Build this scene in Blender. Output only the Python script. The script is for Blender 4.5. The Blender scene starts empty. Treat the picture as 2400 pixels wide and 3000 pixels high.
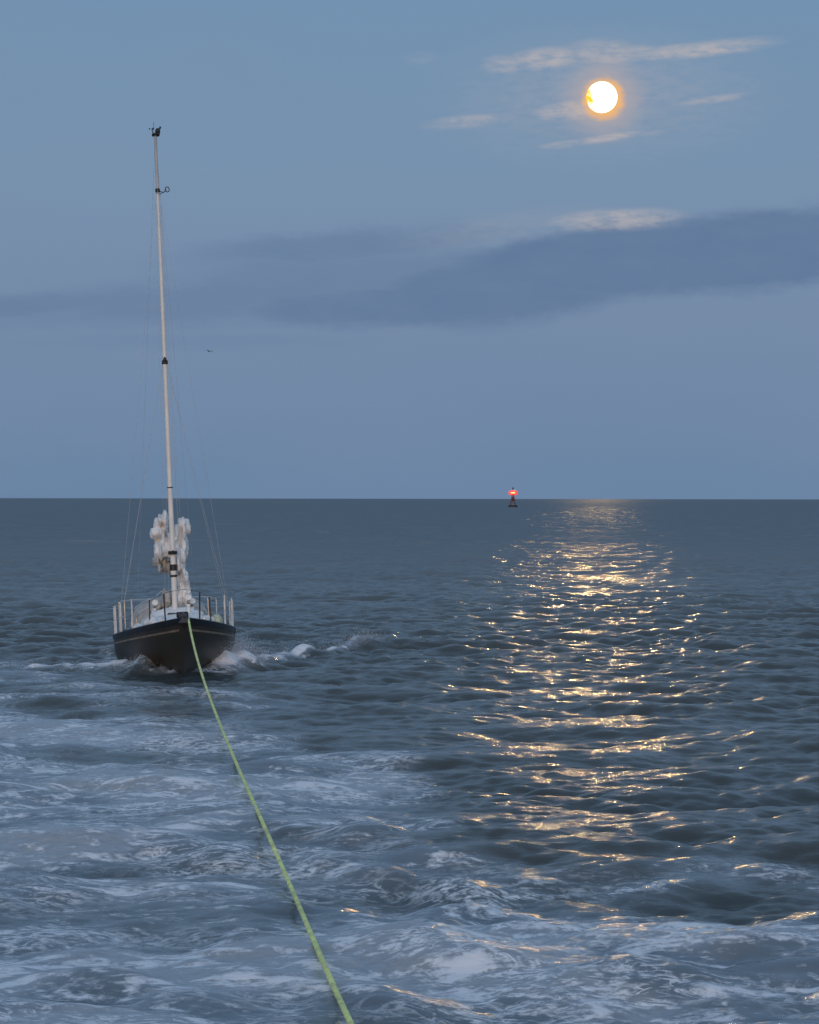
import bpy, bmesh, math, random
import numpy as np
from mathutils import Vector, Matrix

random.seed(7)
rng = np.random.default_rng(11)
scene = bpy.context.scene
COL = scene.collection

# ------------------------------------------------------------------ camera
CAM_H = 4.6            # eye height over the water, metres
F = 7000.0             # focal length in pixels of the 2400x3000 photograph
cam_d = bpy.data.cameras.new("camera")
cam_d.sensor_fit = 'VERTICAL'
cam_d.sensor_height = 36.0
cam_d.lens = F / 3000.0 * 36.0
cam_d.clip_start = 0.5
cam_d.clip_end = 200000.0
cam = bpy.data.objects.new("camera", cam_d)
COL.objects.link(cam)
cam.location = (0, 0, CAM_H)
cam.matrix_world = (Matrix.Translation((0, 0, CAM_H)) @
                    Matrix.Rotation(math.radians(90) - 39.0 / F, 4, 'X') @
                    Matrix.Rotation(math.radians(0.09), 4, 'Z'))
scene.camera = cam
scene.view_settings.view_transform = 'Standard'
scene.view_settings.look = 'None'
scene.view_settings.exposure = 0.0
scene.view_settings.gamma = 1.0
scene.view_settings.use_curve_mapping = False


def W(u, v, d):
    """world point whose photograph position is (u, v) at distance d"""
    return Vector(((u - 1200) / F * d, d, CAM_H - (v - 1460) / F * d))


MOON_DIR = Vector(((1761 - 1200) / F, 1.0, (1460 - 284) / F)).normalized()

# ------------------------------------------------------------------ world sky
world = bpy.data.worlds.new("World")
scene.world = world
world.use_nodes = True
NT = world.node_tree
NT.nodes.clear()


def wn(kind, **kw):
    n = NT.nodes.new(kind)
    for k, v in kw.items():
        setattr(n, k, v)
    return n


def put(sock, val):
    if isinstance(val, (int, float)):
        sock.default_value = val
    elif isinstance(val, (tuple, list)):
        sock.default_value = val
    else:
        NT.links.new(val, sock)


def M(op, a, b=0.0, c=None, clamp=False):
    n = wn('ShaderNodeMath', operation=op)
    n.use_clamp = clamp
    put(n.inputs[0], a)
    put(n.inputs[1], b)
    if c is not None:
        put(n.inputs[2], c)
    return n.outputs[0]


def SS(x, lo, hi):
    n = wn('ShaderNodeMapRange', interpolation_type='SMOOTHSTEP')
    put(n.inputs[0], x)
    n.inputs[1].default_value = lo
    n.inputs[2].default_value = hi
    return n.outputs[0]


def MIXC(fac, a, b, mode='MIX'):
    n = wn('ShaderNodeMix', data_type='RGBA', blend_type=mode)
    put(n.inputs[0], fac)
    put(n.inputs[6], a)
    put(n.inputs[7], b)
    return n.outputs[2]


tc = wn('ShaderNodeTexCoord')
sep = wn('ShaderNodeSeparateXYZ')
NT.links.new(tc.outputs['Generated'], sep.inputs[0])
dx, dy, dz = sep.outputs
# sky directions in units of 1/7000 radian: azimuth (0 = north, positive east) and elevation
az = M('MULTIPLY', M('ARCTAN2', dx, dy), F)
el = M('MULTIPLY', M('ARCSINE', dz), F)
comb = wn('ShaderNodeCombineXYZ')
put(comb.inputs[0], M('MULTIPLY', az, 1 / 1000))
put(comb.inputs[1], M('MULTIPLY', el, 1 / 330))


def noise(scale, detail=4, off=0.0, rough=0.55):
    mp = wn('ShaderNodeMapping')
    NT.links.new(comb.outputs[0], mp.inputs[0])
    mp.inputs['Location'].default_value = (off, off * 0.7, off * 0.3)
    n = wn('ShaderNodeTexNoise')
    NT.links.new(mp.outputs[0], n.inputs['Vector'])
    n.inputs['Scale'].default_value = scale
    n.inputs['Detail'].default_value = detail
    n.inputs['Roughness'].default_value = rough
    return n.outputs[0]


ramp = wn('ShaderNodeValToRGB')
put(ramp.inputs[0], M('MULTIPLY', el, 1 / (F * math.pi / 2), clamp=True))
SKY = [(0.0, (105, 131, 163)), (0.018, (110, 135, 165)), (0.05, (117, 139, 168)), (0.085, (120, 146, 174)),
       (0.135, (114, 146, 177)), (0.25, (124, 152, 182)), (0.5, (129, 152, 180)), (1.0, (128, 149, 176))]


def lin(c):
    c = c / 255.0
    return c / 12.92 if c <= 0.04045 else ((c + 0.055) / 1.055) ** 2.4


def L3(rgb, k=1.0):
    return (lin(rgb[0]) * k, lin(rgb[1]) * k, lin(rgb[2]) * k, 1.0)


els = ramp.color_ramp.elements
for i, (p, c) in enumerate(SKY):
    e = els[i] if i < 2 else els.new(p)
    e.position = p
    e.color = L3(c)
els[0].position = 0.0
sky_col = ramp.outputs[0]
# broad soft unevenness of the dusk sky
sky_col = MIXC(M('MULTIPLY', SS(noise(0.9, 3, 4.1), 0.38, 0.72), 0.30), sky_col, L3((120, 141, 170)))

n1 = noise(2.2, 5, 1.7)
n2 = noise(7.0, 4, 9.3)
n3 = noise(16.0, 4, 2.9, 0.6)
wx = M('ADD', M('MULTIPLY', M('SUBTRACT', n1, 0.5), 190), M('MULTIPLY', M('SUBTRACT', n2, 0.5), 60))
wy = M('ADD', M('MULTIPLY', M('SUBTRACT', noise(2.0, 5, 6.2), 0.5), 130),
       M('MULTIPLY', M('SUBTRACT', n3, 0.5), 42))


def blob(u, v, rx, ry, rot=0.0, soft=0.6, wob=1.0):
    """soft elongated patch of cloud around the sky direction (u, v)"""
    X = M('ADD', M('SUBTRACT', az, float(u - 1200)), M('MULTIPLY', wx, wob))
    Y = M('ADD', M('SUBTRACT', el, float(1460 - v)), M('MULTIPLY', wy, wob))
    c, s = math.cos(rot), math.sin(rot)
    xr = M('ADD', M('MULTIPLY', X, c / rx), M('MULTIPLY', Y, s / rx))
    yr = M('ADD', M('MULTIPLY', X, -s / ry), M('MULTIPLY', Y, c / ry))
    r = M('SQRT', M('ADD', M('MULTIPLY', xr, xr), M('MULTIPLY', yr, yr)))
    n = wn('ShaderNodeMapRange', interpolation_type='SMOOTHSTEP')
    put(n.inputs[0], r)
    n.inputs[1].default_value = 1.0 + soft
    n.inputs[2].default_value = 1.0 - soft
    return n.outputs[0]


def union(lst):
    o = None
    for b, k in lst:
        t = M('MULTIPLY', b, k)
        o = t if o is None else M('MAXIMUM', o, t)
    return o


n4 = noise(5.0, 6, 14.2, 0.62)
dark = union([
    (blob(2010, 755, 800, 108, math.radians(5), 0.22, 0.75), 0.90),
    (blob(3300, 640, 900, 150, math.radians(5), 0.4, 0.8), 0.8),
    (blob(1480, 850, 420, 92, math.radians(5), 0.30, 0.8), 0.84),
    (blob(1130, 905, 430, 60, math.radians(-1), 0.40, 0.7), 0.80),
    (blob(980, 722, 420, 50, math.radians(5), 0.6, 1.0), 0.56),
    (blob(1050, 815, 560, 80, math.radians(4), 0.6, 0.9), 0.52),
    (blob(600, 880, 560, 70, math.radians(5), 0.6, 1.0), 0.55),
    (blob(-900, 960, 800, 70, math.radians(2), 0.7, 1.0), 0.40),
    (blob(120, 905, 330, 40, math.radians(2), 0.6, 0.8), 0.58),
    (blob(560, 1010, 420, 22, math.radians(1), 0.8, 0.6), 0.22),
])
dark = M('MULTIPLY', dark, M('ADD', 0.66, M('MULTIPLY', n4, 0.66)), clamp=True)
sky_col = MIXC(dark, sky_col, L3((98, 122, 155)))
# streaks of cloud lying round the rest of the horizon
ring = M('MULTIPLY', SS(noise(1.1, 4, 21.0), 0.52, 0.72),
         M('MULTIPLY', SS(el, 250, 600), M('SUBTRACT', 1.0, SS(el, 1300, 2200))))
away = M('SUBTRACT', 1.0, M('SUBTRACT', SS(az, -2200, -1500), SS(az, 2600, 3400)))
sky_col = MIXC(M('MULTIPLY', M('MULTIPLY', ring, away), 0.6), sky_col, L3((95, 120, 157)))

pale = union([
    (blob(1600, 190, 95, 30, math.radians(4), 0.6, 0.30), 0.60),
    (blob(1480, 207, 60, 22, 0.0, 0.7, 0.30), 0.42),
    (blob(1775, 180, 100, 38, math.radians(-6), 0.6, 0.30), 0.50),
    (blob(1870, 178, 80, 20, math.radians(-5), 0.7, 0.3), 0.45),
    (blob(2030, 172, 190, 20, math.radians(6), 0.6, 0.30), 0.60),
    (blob(1385, 362, 110, 16, math.radians(5), 0.7, 0.25), 0.42),
    (blob(1680, 336, 100, 27, math.radians(4), 0.6, 0.30), 0.62),
    (blob(1660, 432, 70, 9, math.radians(4), 0.7, 0.15), 0.45),
    (blob(1780, 416, 90, 10, math.radians(8), 0.7, 0.15), 0.60),
    (blob(1905, 405, 50, 8, math.radians(8), 0.8, 0.15), 0.25),
    (blob(2080, 310, 90, 11, math.radians(7), 0.8, 0.20), 0.42),
    (blob(1770, 290, 330, 130, 0.0, 0.9, 0.5), 0.20),
    (blob(1800, 648, 160, 27, math.radians(2), 0.6, 0.25), 0.52),
    (blob(1480, 668, 230, 36, math.radians(8), 0.9, 0.5), 0.12),
    (blob(1230, 190, 40, 16, 0.0, 0.9, 0.3), 0.12),
])
n5 = noise(34.0, 5, 7.7, 0.65)
pale = M('MULTIPLY', pale, M('ADD', M('MULTIPLY', SS(n3, 0.30, 0.62), 0.65), M('MULTIPLY', n5, 0.95)), clamp=True)
sky_col = MIXC(pale, sky_col, L3((188, 180, 180)))

# the moon's aureole and orange bloom ring, painted into the sky colour
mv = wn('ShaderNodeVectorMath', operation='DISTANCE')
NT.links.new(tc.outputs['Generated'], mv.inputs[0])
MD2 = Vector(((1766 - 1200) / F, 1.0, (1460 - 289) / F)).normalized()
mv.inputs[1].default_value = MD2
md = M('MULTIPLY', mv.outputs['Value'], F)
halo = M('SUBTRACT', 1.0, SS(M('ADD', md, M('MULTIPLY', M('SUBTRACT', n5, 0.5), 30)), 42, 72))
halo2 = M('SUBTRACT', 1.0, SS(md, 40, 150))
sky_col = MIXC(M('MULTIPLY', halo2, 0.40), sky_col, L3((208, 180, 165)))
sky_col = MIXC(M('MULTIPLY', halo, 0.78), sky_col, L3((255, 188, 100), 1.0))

# afterglow of the sun that has just set behind the camera
nish = wn('ShaderNodeTexSky', sky_type='NISHITA')
nish.sun_disc = False
nish.sun_elevation = math.radians(1.0)
nish.sun_rotation = math.radians(183)
nish.altitude = 0.0
west = M('SUBTRACT', 1.0, SS(dy, -0.9, 0.15))
glow = MIXC(1.0, nish.outputs[0], (0.46, 0.55, 0.66, 1), 'MULTIPLY')
glow = MIXC(west, (0, 0, 0, 1), glow)
sky_col = MIXC(1.0, sky_col, glow, 'ADD')

bg = wn('ShaderNodeBackground')
bg.inputs['Strength'].default_value = 1.0
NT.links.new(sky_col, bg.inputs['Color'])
wo = wn('ShaderNodeOutputWorld')
NT.links.new(bg.outputs[0], wo.inputs[0])

# ------------------------------------------------------------------ moonlight
sun_d = bpy.data.lights.new("moonlight", 'SUN')
sun_d.energy = 0.50
sun_d.angle = math.radians(0.75)
sun_d.color = (1.0, 0.63, 0.24)
sun = bpy.data.objects.new("moonlight", sun_d)
COL.objects.link(sun)
sun.rotation_euler = (-MOON_DIR).to_track_quat('-Z', 'Y').to_euler()


# ------------------------------------------------------------------ helpers
def tag(o, label=None, cat=None, group=None, kind=None):
    if label:
        o['label'] = label
    if cat:
        o['category'] = cat
    if group:
        o['group'] = group
    if kind:
        o['kind'] = kind
    return o


def material(name, color, rough=0.5, metal=0.0, var=0.12, scale=8.0, bump=0.0, emit=None, estr=0.0, coat=0.0,
             color2=None, spec=0.5):
    m = bpy.data.materials.new(name)
    m.use_nodes = True
    nt = m.node_tree
    b = nt.nodes['Principled BSDF']
    b.inputs['Roughness'].default_value = rough
    b.inputs['Metallic'].default_value = metal
    b.inputs['Specular IOR Level'].default_value = spec
    b.inputs['Coat Weight'].default_value = coat
    t = nt.nodes.new('ShaderNodeTexCoord')
    n = nt.nodes.new('ShaderNodeTexNoise')
    n.inputs['Scale'].default_value = scale
    n.inputs['Detail'].default_value = 5
    nt.links.new(t.outputs['Object'], n.inputs['Vector'])
    r = nt.nodes.new('ShaderNodeValToRGB')
    c2 = color2 or tuple(c * (1 - 2 * var) for c in color)
    r.color_ramp.elements[0].position = 0.35
    r.color_ramp.elements[1].position = 0.65
    r.color_ramp.elements[0].color = (*c2, 1)
    r.color_ramp.elements[1].color = (*color, 1)
    nt.links.new(n.outputs[0], r.inputs[0])
    nt.links.new(r.outputs[0], b.inputs['Base Color'])
    if bump:
        bp = nt.nodes.new('ShaderNodeBump')
        bp.inputs['Strength'].default_value = bump
        bp.inputs['Distance'].default_value = 0.02
        nt.links.new(n.outputs[0], bp.inputs['Height'])
        nt.links.new(bp.outputs[0], b.inputs['Normal'])
    if emit:
        b.inputs['Emission Color'].default_value = (*emit, 1)
        b.inputs['Emission Strength'].default_value = estr
    return m


class MB:
    def __init__(s):
        s.v, s.f = [], []

    def add(s, verts, faces):
        o = len(s.v)
        s.v += [tuple(p) for p in verts]
        s.f += [tuple(i + o for i in q) for q in faces]
        return s

    def box(s, x0, x1, y0, y1, z0, z1, bev=0.0):
        b = min(bev, (x1 - x0) / 2.1, (y1 - y0) / 2.1, (z1 - z0) / 2.1)
        if b <= 0:
            P = [(x, y, z) for z in (z0, z1) for y in (y0, y1) for x in (x0, x1)]
            return s.add(P, [(0, 2, 3, 1), (4, 5, 7, 6), (0, 1, 5, 4), (2, 6, 7, 3), (0, 4, 6, 2), (1, 3, 7, 5)])
        ring = lambda i, z: [(x0 + i + b, y0 + i, z), (x1 - i - b, y0 + i, z), (x1 - i, y0 + i + b, z),
                             (x1 - i, y1 - i - b, z), (x1 - i - b, y1 - i, z), (x0 + i + b, y1 - i, z),
                             (x0 + i, y1 - i - b, z), (x0 + i, y0 + i + b, z)]
        rings = [ring(b * .7, z0), ring(0, z0 + b), ring(0, z1 - b), ring(b * .7, z1)]
        return s.loft(rings, closed=True, caps=True)

    def loft(s, rings, closed=True, caps=False):
        n = len(rings[0])
        V = [p for r in rings for p in r]
        Fc = []
        for i in range(len(rings) - 1):
            for j in range(n if closed else n - 1):
                a, b2 = i * n + j, i * n + (j + 1) % n
                Fc.append((a, b2, b2 + n, a + n))
        if caps:
            Fc.append(tuple(range(n))[::-1])
            Fc.append(tuple(range((len(rings) - 1) * n, len(rings) * n)))
        return s.add(V, Fc)

    def tube(s, pts, r, n=8, caps=True, sx=1.0):
        pts = [Vector(p) for p in pts]
        R = r if isinstance(r, (list, tuple)) else [r] * len(pts)
        rings = []
        up = Vector((0, 0, 1))
        for i, p in enumerate(pts):
            t = (pts[min(i + 1, len(pts) - 1)] - pts[max(i - 1, 0)]).normalized()
            ref = up if abs(t.z) < 0.95 else Vector((0, 1, 0))
            a = t.cross(ref).normalized()
            b = a.cross(t).normalized()
            rings.append([p + a * math.cos(k * math.tau / n) * R[i] * sx + b * math.sin(k * math.tau / n) * R[i]
                          for k in range(n)])
        return s.loft(rings, True, caps)

    def ball(s, c, r, n=10, m=6, sc=(1, 1, 1)):
        c = Vector(c)
        rings = []
        for i in range(m + 1):
            th = math.pi * i / m
            rr = max(math.sin(th), 0.02)
            rings.append([c + Vector((r * rr * math.cos(k * math.tau / n) * sc[0],
                                      r * rr * math.sin(k * math.tau / n) * sc[1],
                                      -r * math.cos(th) * sc[2])) for k in range(n)])
        return s.loft(rings, True, True)

    def build(s, name, mat, parent=None, smooth=True):
        me = bpy.data.meshes.new(name)
        me.from_pydata(s.v, [], s.f)
        bm = bmesh.new()
        bm.from_mesh(me)
        bmesh.ops.recalc_face_normals(bm, faces=bm.faces)
        bm.to_mesh(me)
        bm.free()
        me.materials.append(mat)
        if smooth:
            me.shade_smooth()
            try:
                me.set_sharp_from_angle(angle=math.radians(40))
            except Exception:
                pass
        o = bpy.data.objects.new(name, me)
        COL.objects.link(o)
        if parent:
            o.parent = parent
        return o


def empty(name, loc=(0, 0, 0)):
    o = bpy.data.objects.new(name, None)
    COL.objects.link(o)
    o.location = loc
    return o


# ------------------------------------------------------------------ the sea surface
def tile(N, Lm, lmin, lmax, rms, wdir, spread=2.0, chop=1.0, seed=0, peak=None):
    """random periodic patch of wind sea from a directional spectrum"""
    g = np.random.default_rng(seed)
    k1 = np.fft.fftfreq(N, d=Lm / N) * 2 * np.pi
    kx, ky = np.meshgrid(k1, k1, indexing='xy')
    k = np.hypot(kx, ky)
    k[0, 0] = 1e9
    lam = 2 * np.pi / k
    cosd = (kx * math.sin(wdir) + ky * math.cos(wdir)) / k
    D = np.abs(cosd) ** spread + 0.04
    S = k ** -4.0 * D
    if peak:
        kp = 2 * np.pi / peak
        S = S * np.exp(-1.25 * (kp / k) ** 2)
    S = S * ((lam > lmin) & (lam < lmax))
    A = np.sqrt(S) * (g.normal(size=(N, N)) + 1j * g.normal(size=(N, N)))
    h = np.fft.ifft2(A).real
    sc = rms / h.std()
    h = h * sc
    Dx = np.fft.ifft2(A * (-1j) * kx / k).real * sc * chop
    Dy = np.fft.ifft2(A * (-1j) * ky / k).real * sc * chop
    # crest folding measure
    jxx = np.fft.ifft2(A * kx * kx / k).real * sc
    jyy = np.fft.ifft2(A * ky * ky / k).real * sc
    return (h.astype(np.float32), Dx.astype(np.float32), Dy.astype(np.float32), (jxx + jyy).astype(np.float32), Lm)


def sample(t, x, y):
    Lm = t[4]
    N = t[0].shape[0]
    fx = (x / Lm * N) % N
    fy = (y / Lm * N) % N
    ix = np.floor(fx).astype(np.int64)
    iy = np.floor(fy).astype(np.int64)
    ax = (fx - ix).astype(np.float32)
    ay = (fy - iy).astype(np.float32)
    ix %= N
    iy %= N
    jx = (ix + 1) % N
    jy = (iy + 1) % N
    out = []
    for a in t[:4]:
        out.append((a[iy, ix] * (1 - ax) + a[iy, jx] * ax) * (1 - ay) + (a[jy, ix] * (1 - ax) + a[jy, jx] * ax) * ay)
    return out


WD = math.radians(-10)
TA = tile(512, 171.0, 4.0, 60.0, 0.074, WD, 3.5, 0.9, 3, peak=9.0)
TB = tile(512, 47.3, 0.9, 4.0, 0.050, WD + 0.10, 3.0, 1.1, 5, peak=2.5)
TC = tile(512, 17.9, 0.20, 0.9, 0.0175, WD - 0.05, 2.0, 1.0, 8, peak=0.8)
TN = tile(512, 61.0, 0.35, 14.0, 1.0, math.radians(8), 1.0, 0.0, 21)      # foam patchiness
TN2 = tile(512, 23.0, 0.18, 5.0, 1.0, math.radians(-14), 1.0, 0.0, 22)


def sstep(x, a, b):
    t = np.clip((x - a) / (b - a), 0, 1)
    return t * t * (3 - 2 * t)


def ridge(x, y, pts, widths, heights):
    """height and nearness of a crest that follows a polyline in plan"""
    best = np.full(x.shape, 1e9, np.float32)
    hh = np.zeros(x.shape, np.float32)
    ww = np.ones(x.shape, np.float32)
    if isinstance(widths, float):
        widths = [widths] * len(pts)
    for (a, b, h0, h1, w0, w1) in zip(pts[:-1], pts[1:], heights[:-1], heights[1:], widths[:-1], widths[1:]):
        ax, ay = a
        bx, by = b
        vx, vy = bx - ax, by - ay
        t = np.clip(((x - ax) * vx + (y - ay) * vy) / (vx * vx + vy * vy), 0, 1)
        d = np.hypot(x - (ax + vx * t), y - (ay + vy * t))
        m = d < best
        best = np.where(m, d, best)
        hh = np.where(m, h0 + (h1 - h0) * t, hh)
        ww = np.where(m, w0 + (w1 - w0) * t, ww)
    g = np.exp(-(best / ww) ** 2)
    return hh * g, g


BOAT = Vector((-6.31, 65.0, 0.0))
YAW = math.radians(8.5)


def boat_plan(x, y):
    """world plan position -> boat local (starboard, forward)"""
    cx, cy = x - BOAT.x, y - BOAT.y
    th = math.pi + YAW
    return cx * math.cos(th) + cy * math.sin(th), -cx * math.sin(th) + cy * math.cos(th)


def sea(x, y):
    r = np.hypot(x, y)
    a = sample(TA, x, y)
    b = sample(TB, x, y)
    c = sample(TC, x, y)
    fb = 1 - sstep(r, 500, 1400)
    fc = 1 - sstep(r, 120, 320)
    fa = 1 - sstep(r, 4000, 12000)
    # gusts and slicks: the small chop is uneven
    pat = sample(TN, x * 0.21 + 5, y * 0.16 + 9)[0]
    gust = 1.0 + 0.28 * np.clip(pat, -1.6, 1.6)
    # churned water astern of the towing vessel
    edge = np.interp(x, [-40, -11, -4.5, -0.6, 0.5, 2.2, 5.6, 9, 30], [78, 66, 55, 47, 39, 34, 32, 28, 22])
    wn_ = sample(TN, x, y * 0.9)[0]
    wn2 = sample(TN2, x, y)[0]
    wake = sstep(edge - y + 3.0 * wn_, -4.0, 9.0)
    lb, lf = boat_plan(x, y)
    calm = np.exp(-((lb / 3.2) ** 2 + ((lf + 0.5) / 6.5) ** 2))
    ka = fa * (1 - 0.75 * calm)
    kb = fb * gust * (1 - 0.5 * calm) * (1 - 0.15 * wake)
    kc = fc * gust * (1 - 0.45 * wake)
    h = a[0] * ka + b[0] * kb + c[0] * kc
    X = x + a[1] * ka + b[1] * kb + c[1] * kc
    Y = y + a[2] * ka + b[2] * kb + c[2] * kc
    h = h + wake * (0.045 * wn_ + 0.016 * wn2)
    # steeper crossing lumps where the wash of the towing vessel meets the sea
    ca, sa = math.cos(1.1), math.sin(1.1)
    cross = sample(TB, x * ca - y * sa + 7, x * sa + y * ca)[0]
    h = h + wake * cross * (0.45 + 0.9 * np.exp(-((y - 29) / 4.5) ** 2 - ((x + 0.1) / 1.5) ** 2))
    lump = sample(TN, x * 0.8 - y * 0.35 + 3.0, y * 0.85 + x * 0.3)[0]
    h = h + wake * np.exp(-((y - 30) / 9.0) ** 2) * np.exp(-((x - 0.8) / 3.2) ** 2) * 0.055 * lump
    fold = a[3] * ka + b[3] * kb
    # bow waves of the towed boat
    r1, g1 = ridge(x, y, [(-5.35, 62.6), (-4.9, 64.6), (-4.1, 67.2), (-2.9, 70.5), (-1.5, 73.6), (0.4, 76.5)], [.6, .8, .45, .20, .30, .3],
                   [0.18, 0.46, 0.16, 0.09, 0.22, 0.02])
    r2, g2 = ridge(x, y, [(-6.1, 62.2), (-6.75, 62.6), (-7.4, 63.4), (-8.6, 64.6), (-11.0, 64.8), (-14.5, 66.0)], 0.62,
                   [0.15, 0.46, 0.18, 0.13, 0.12, 0.05])
    r3, g3 = ridge(x, y, [(-4.6, 65.0), (-2.0, 66.0), (1.5, 70.0)], 0.9, [-0.10, -0.08, 0.0])
    wn3 = sample(TN2, x * 3.1 + 2, y * 2.7)[0]
    rough = np.clip(1 + 0.35 * wn2 + 0.28 * wn3, 0.3, 2.2)
    h = h + (r1 + r2) * rough + r3
    foam = np.zeros(x.shape, np.float32)
    foam = np.maximum(foam, g1 * np.interp(x, [-5.4, -4.9, -3.9, -2, 0.4], [0.9, 1.5, 1.2, 1.05, 0.2]) * (0.85 + 0.22 * wn2 + 0.22 * wn3))
    foam = np.maximum(foam, g2 * np.interp(x, [-14.5, -11, -8.0, -7.2, -6.1], [0.3, 1.1, 1.15, 0.70, 0.55]) * (0.85 + 0.22 * wn2 + 0.22 * wn3))
    hullw = np.exp(-((np.abs(lb) - 1.75) / 0.35) ** 2) * sstep(-lf, -3.5, -1.0) * sstep(lf, -9, -5)
    foam = np.maximum(foam, 0.5 * hullw)
    tail = np.exp(-(lb / 1.8) ** 2) * sstep(-lf, 4.5, 6) * (1 - sstep(-lf, 10, 45)) * 0.45
    foam = np.maximum(foam, tail)
    # lacy foam in the churned water: long streaks lying along the crests
    st = 0.60 * wn_ + 0.42 * wn2
    dens = np.interp(y, [10, 20, 26, 33, 42, 60, 75], [0.80, 0.76, 0.70, 0.66, 0.64, 0.60, 0.30])
    left = np.interp(x, [-12, -3, 1.0, 3.5, 7], [0.10, 0.08, 0.0, -0.02, -0.08])
    wf = wake * np.clip(dens + left + 0.27 * st, 0, 0.86)
    foam = np.maximum(foam, wf)
    cap = sstep(fold, 0.62, 0.95) * fb * 0.5
    foam = np.maximum(foam, cap)
    return X, Y, h, np.clip(foam, 0, 1.3), wake


def grow(r0, r1, k):
    n = max(2, int(math.log(r1 / r0) / k))
    return list(r0 * np.exp(np.linspace(0, math.log(r1 / r0), n, endpoint=False)))


rr = grow(1.5, 16.5, 0.03) + grow(16.5, 1400, 0.00175) + grow(1400, 5000, 0.004) + grow(5000, 120000, 0.12) + [120000]
fine = list(np.arange(-0.235, 0.2351, 0.00175))
side = [0.235 + 0.004 * (1.11 ** i - 1) / 0.11 for i in range(1, 60)]
side = [s_ for s_ in side if s_ < math.pi] + [math.pi]
phi = [-s_ for s_ in side[::-1][1:]] + fine + side
rr = np.array(rr)
phi = np.array(phi)
PH, RR = np.meshgrid(phi, rr)
gx = (RR * np.sin(PH)).ravel()
gy = (RR * np.cos(PH)).ravel()
sx_, sy_, sz_, sf_, sw_ = sea(gx, gy)
# pin the waves outside the finely meshed part so its large faces stay smooth
nr, nc = RR.shape
co = np.stack([sx_, sy_, sz_], 1).astype(np.float32)
idx = np.arange(nr * nc).reshape(nr, nc)
a_ = idx[:-1, :-1]
b_ = idx[:-1, 1:]
c_ = idx[1:, 1:]
d_ = idx[1:, :-1]
quads = np.stack([a_, d_, c_, b_], -1).reshape(-1, 4)
closing = np.stack([idx[:-1, -1], idx[1:, -1], idx[1:, 0], idx[:-1, 0]], -1)
quads = np.concatenate([quads, closing]).astype(np.int32)
me = bpy.data.meshes.new("sea")
me.vertices.add(len(co))
me.vertices.foreach_set("co", co.ravel())
me.loops.add(quads.size)
me.loops.foreach_set("vertex_index", quads.ravel())
me.polygons.add(len(quads))
me.polygons.foreach_set("loop_start", np.arange(0, quads.size, 4, dtype=np.int32))
me.polygons.foreach_set("loop_total", np.full(len(quads), 4, dtype=np.int32))
me.update(calc_edges=True)
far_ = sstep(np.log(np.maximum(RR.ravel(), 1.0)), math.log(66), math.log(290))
for nm, arr in (("foam", sf_), ("wake", sw_), ("far", far_)):
    at = me.attributes.new(nm, 'FLOAT', 'POINT')
    at.data.foreach_set("value", arr.astype(np.float32))
me.shade_smooth()
sea_o = bpy.data.objects.new("sea", me)
COL.objects.link(sea_o)
tag(sea_o, kind='structure', label='choppy slate blue sea with foam streaks in the foreground')


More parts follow.
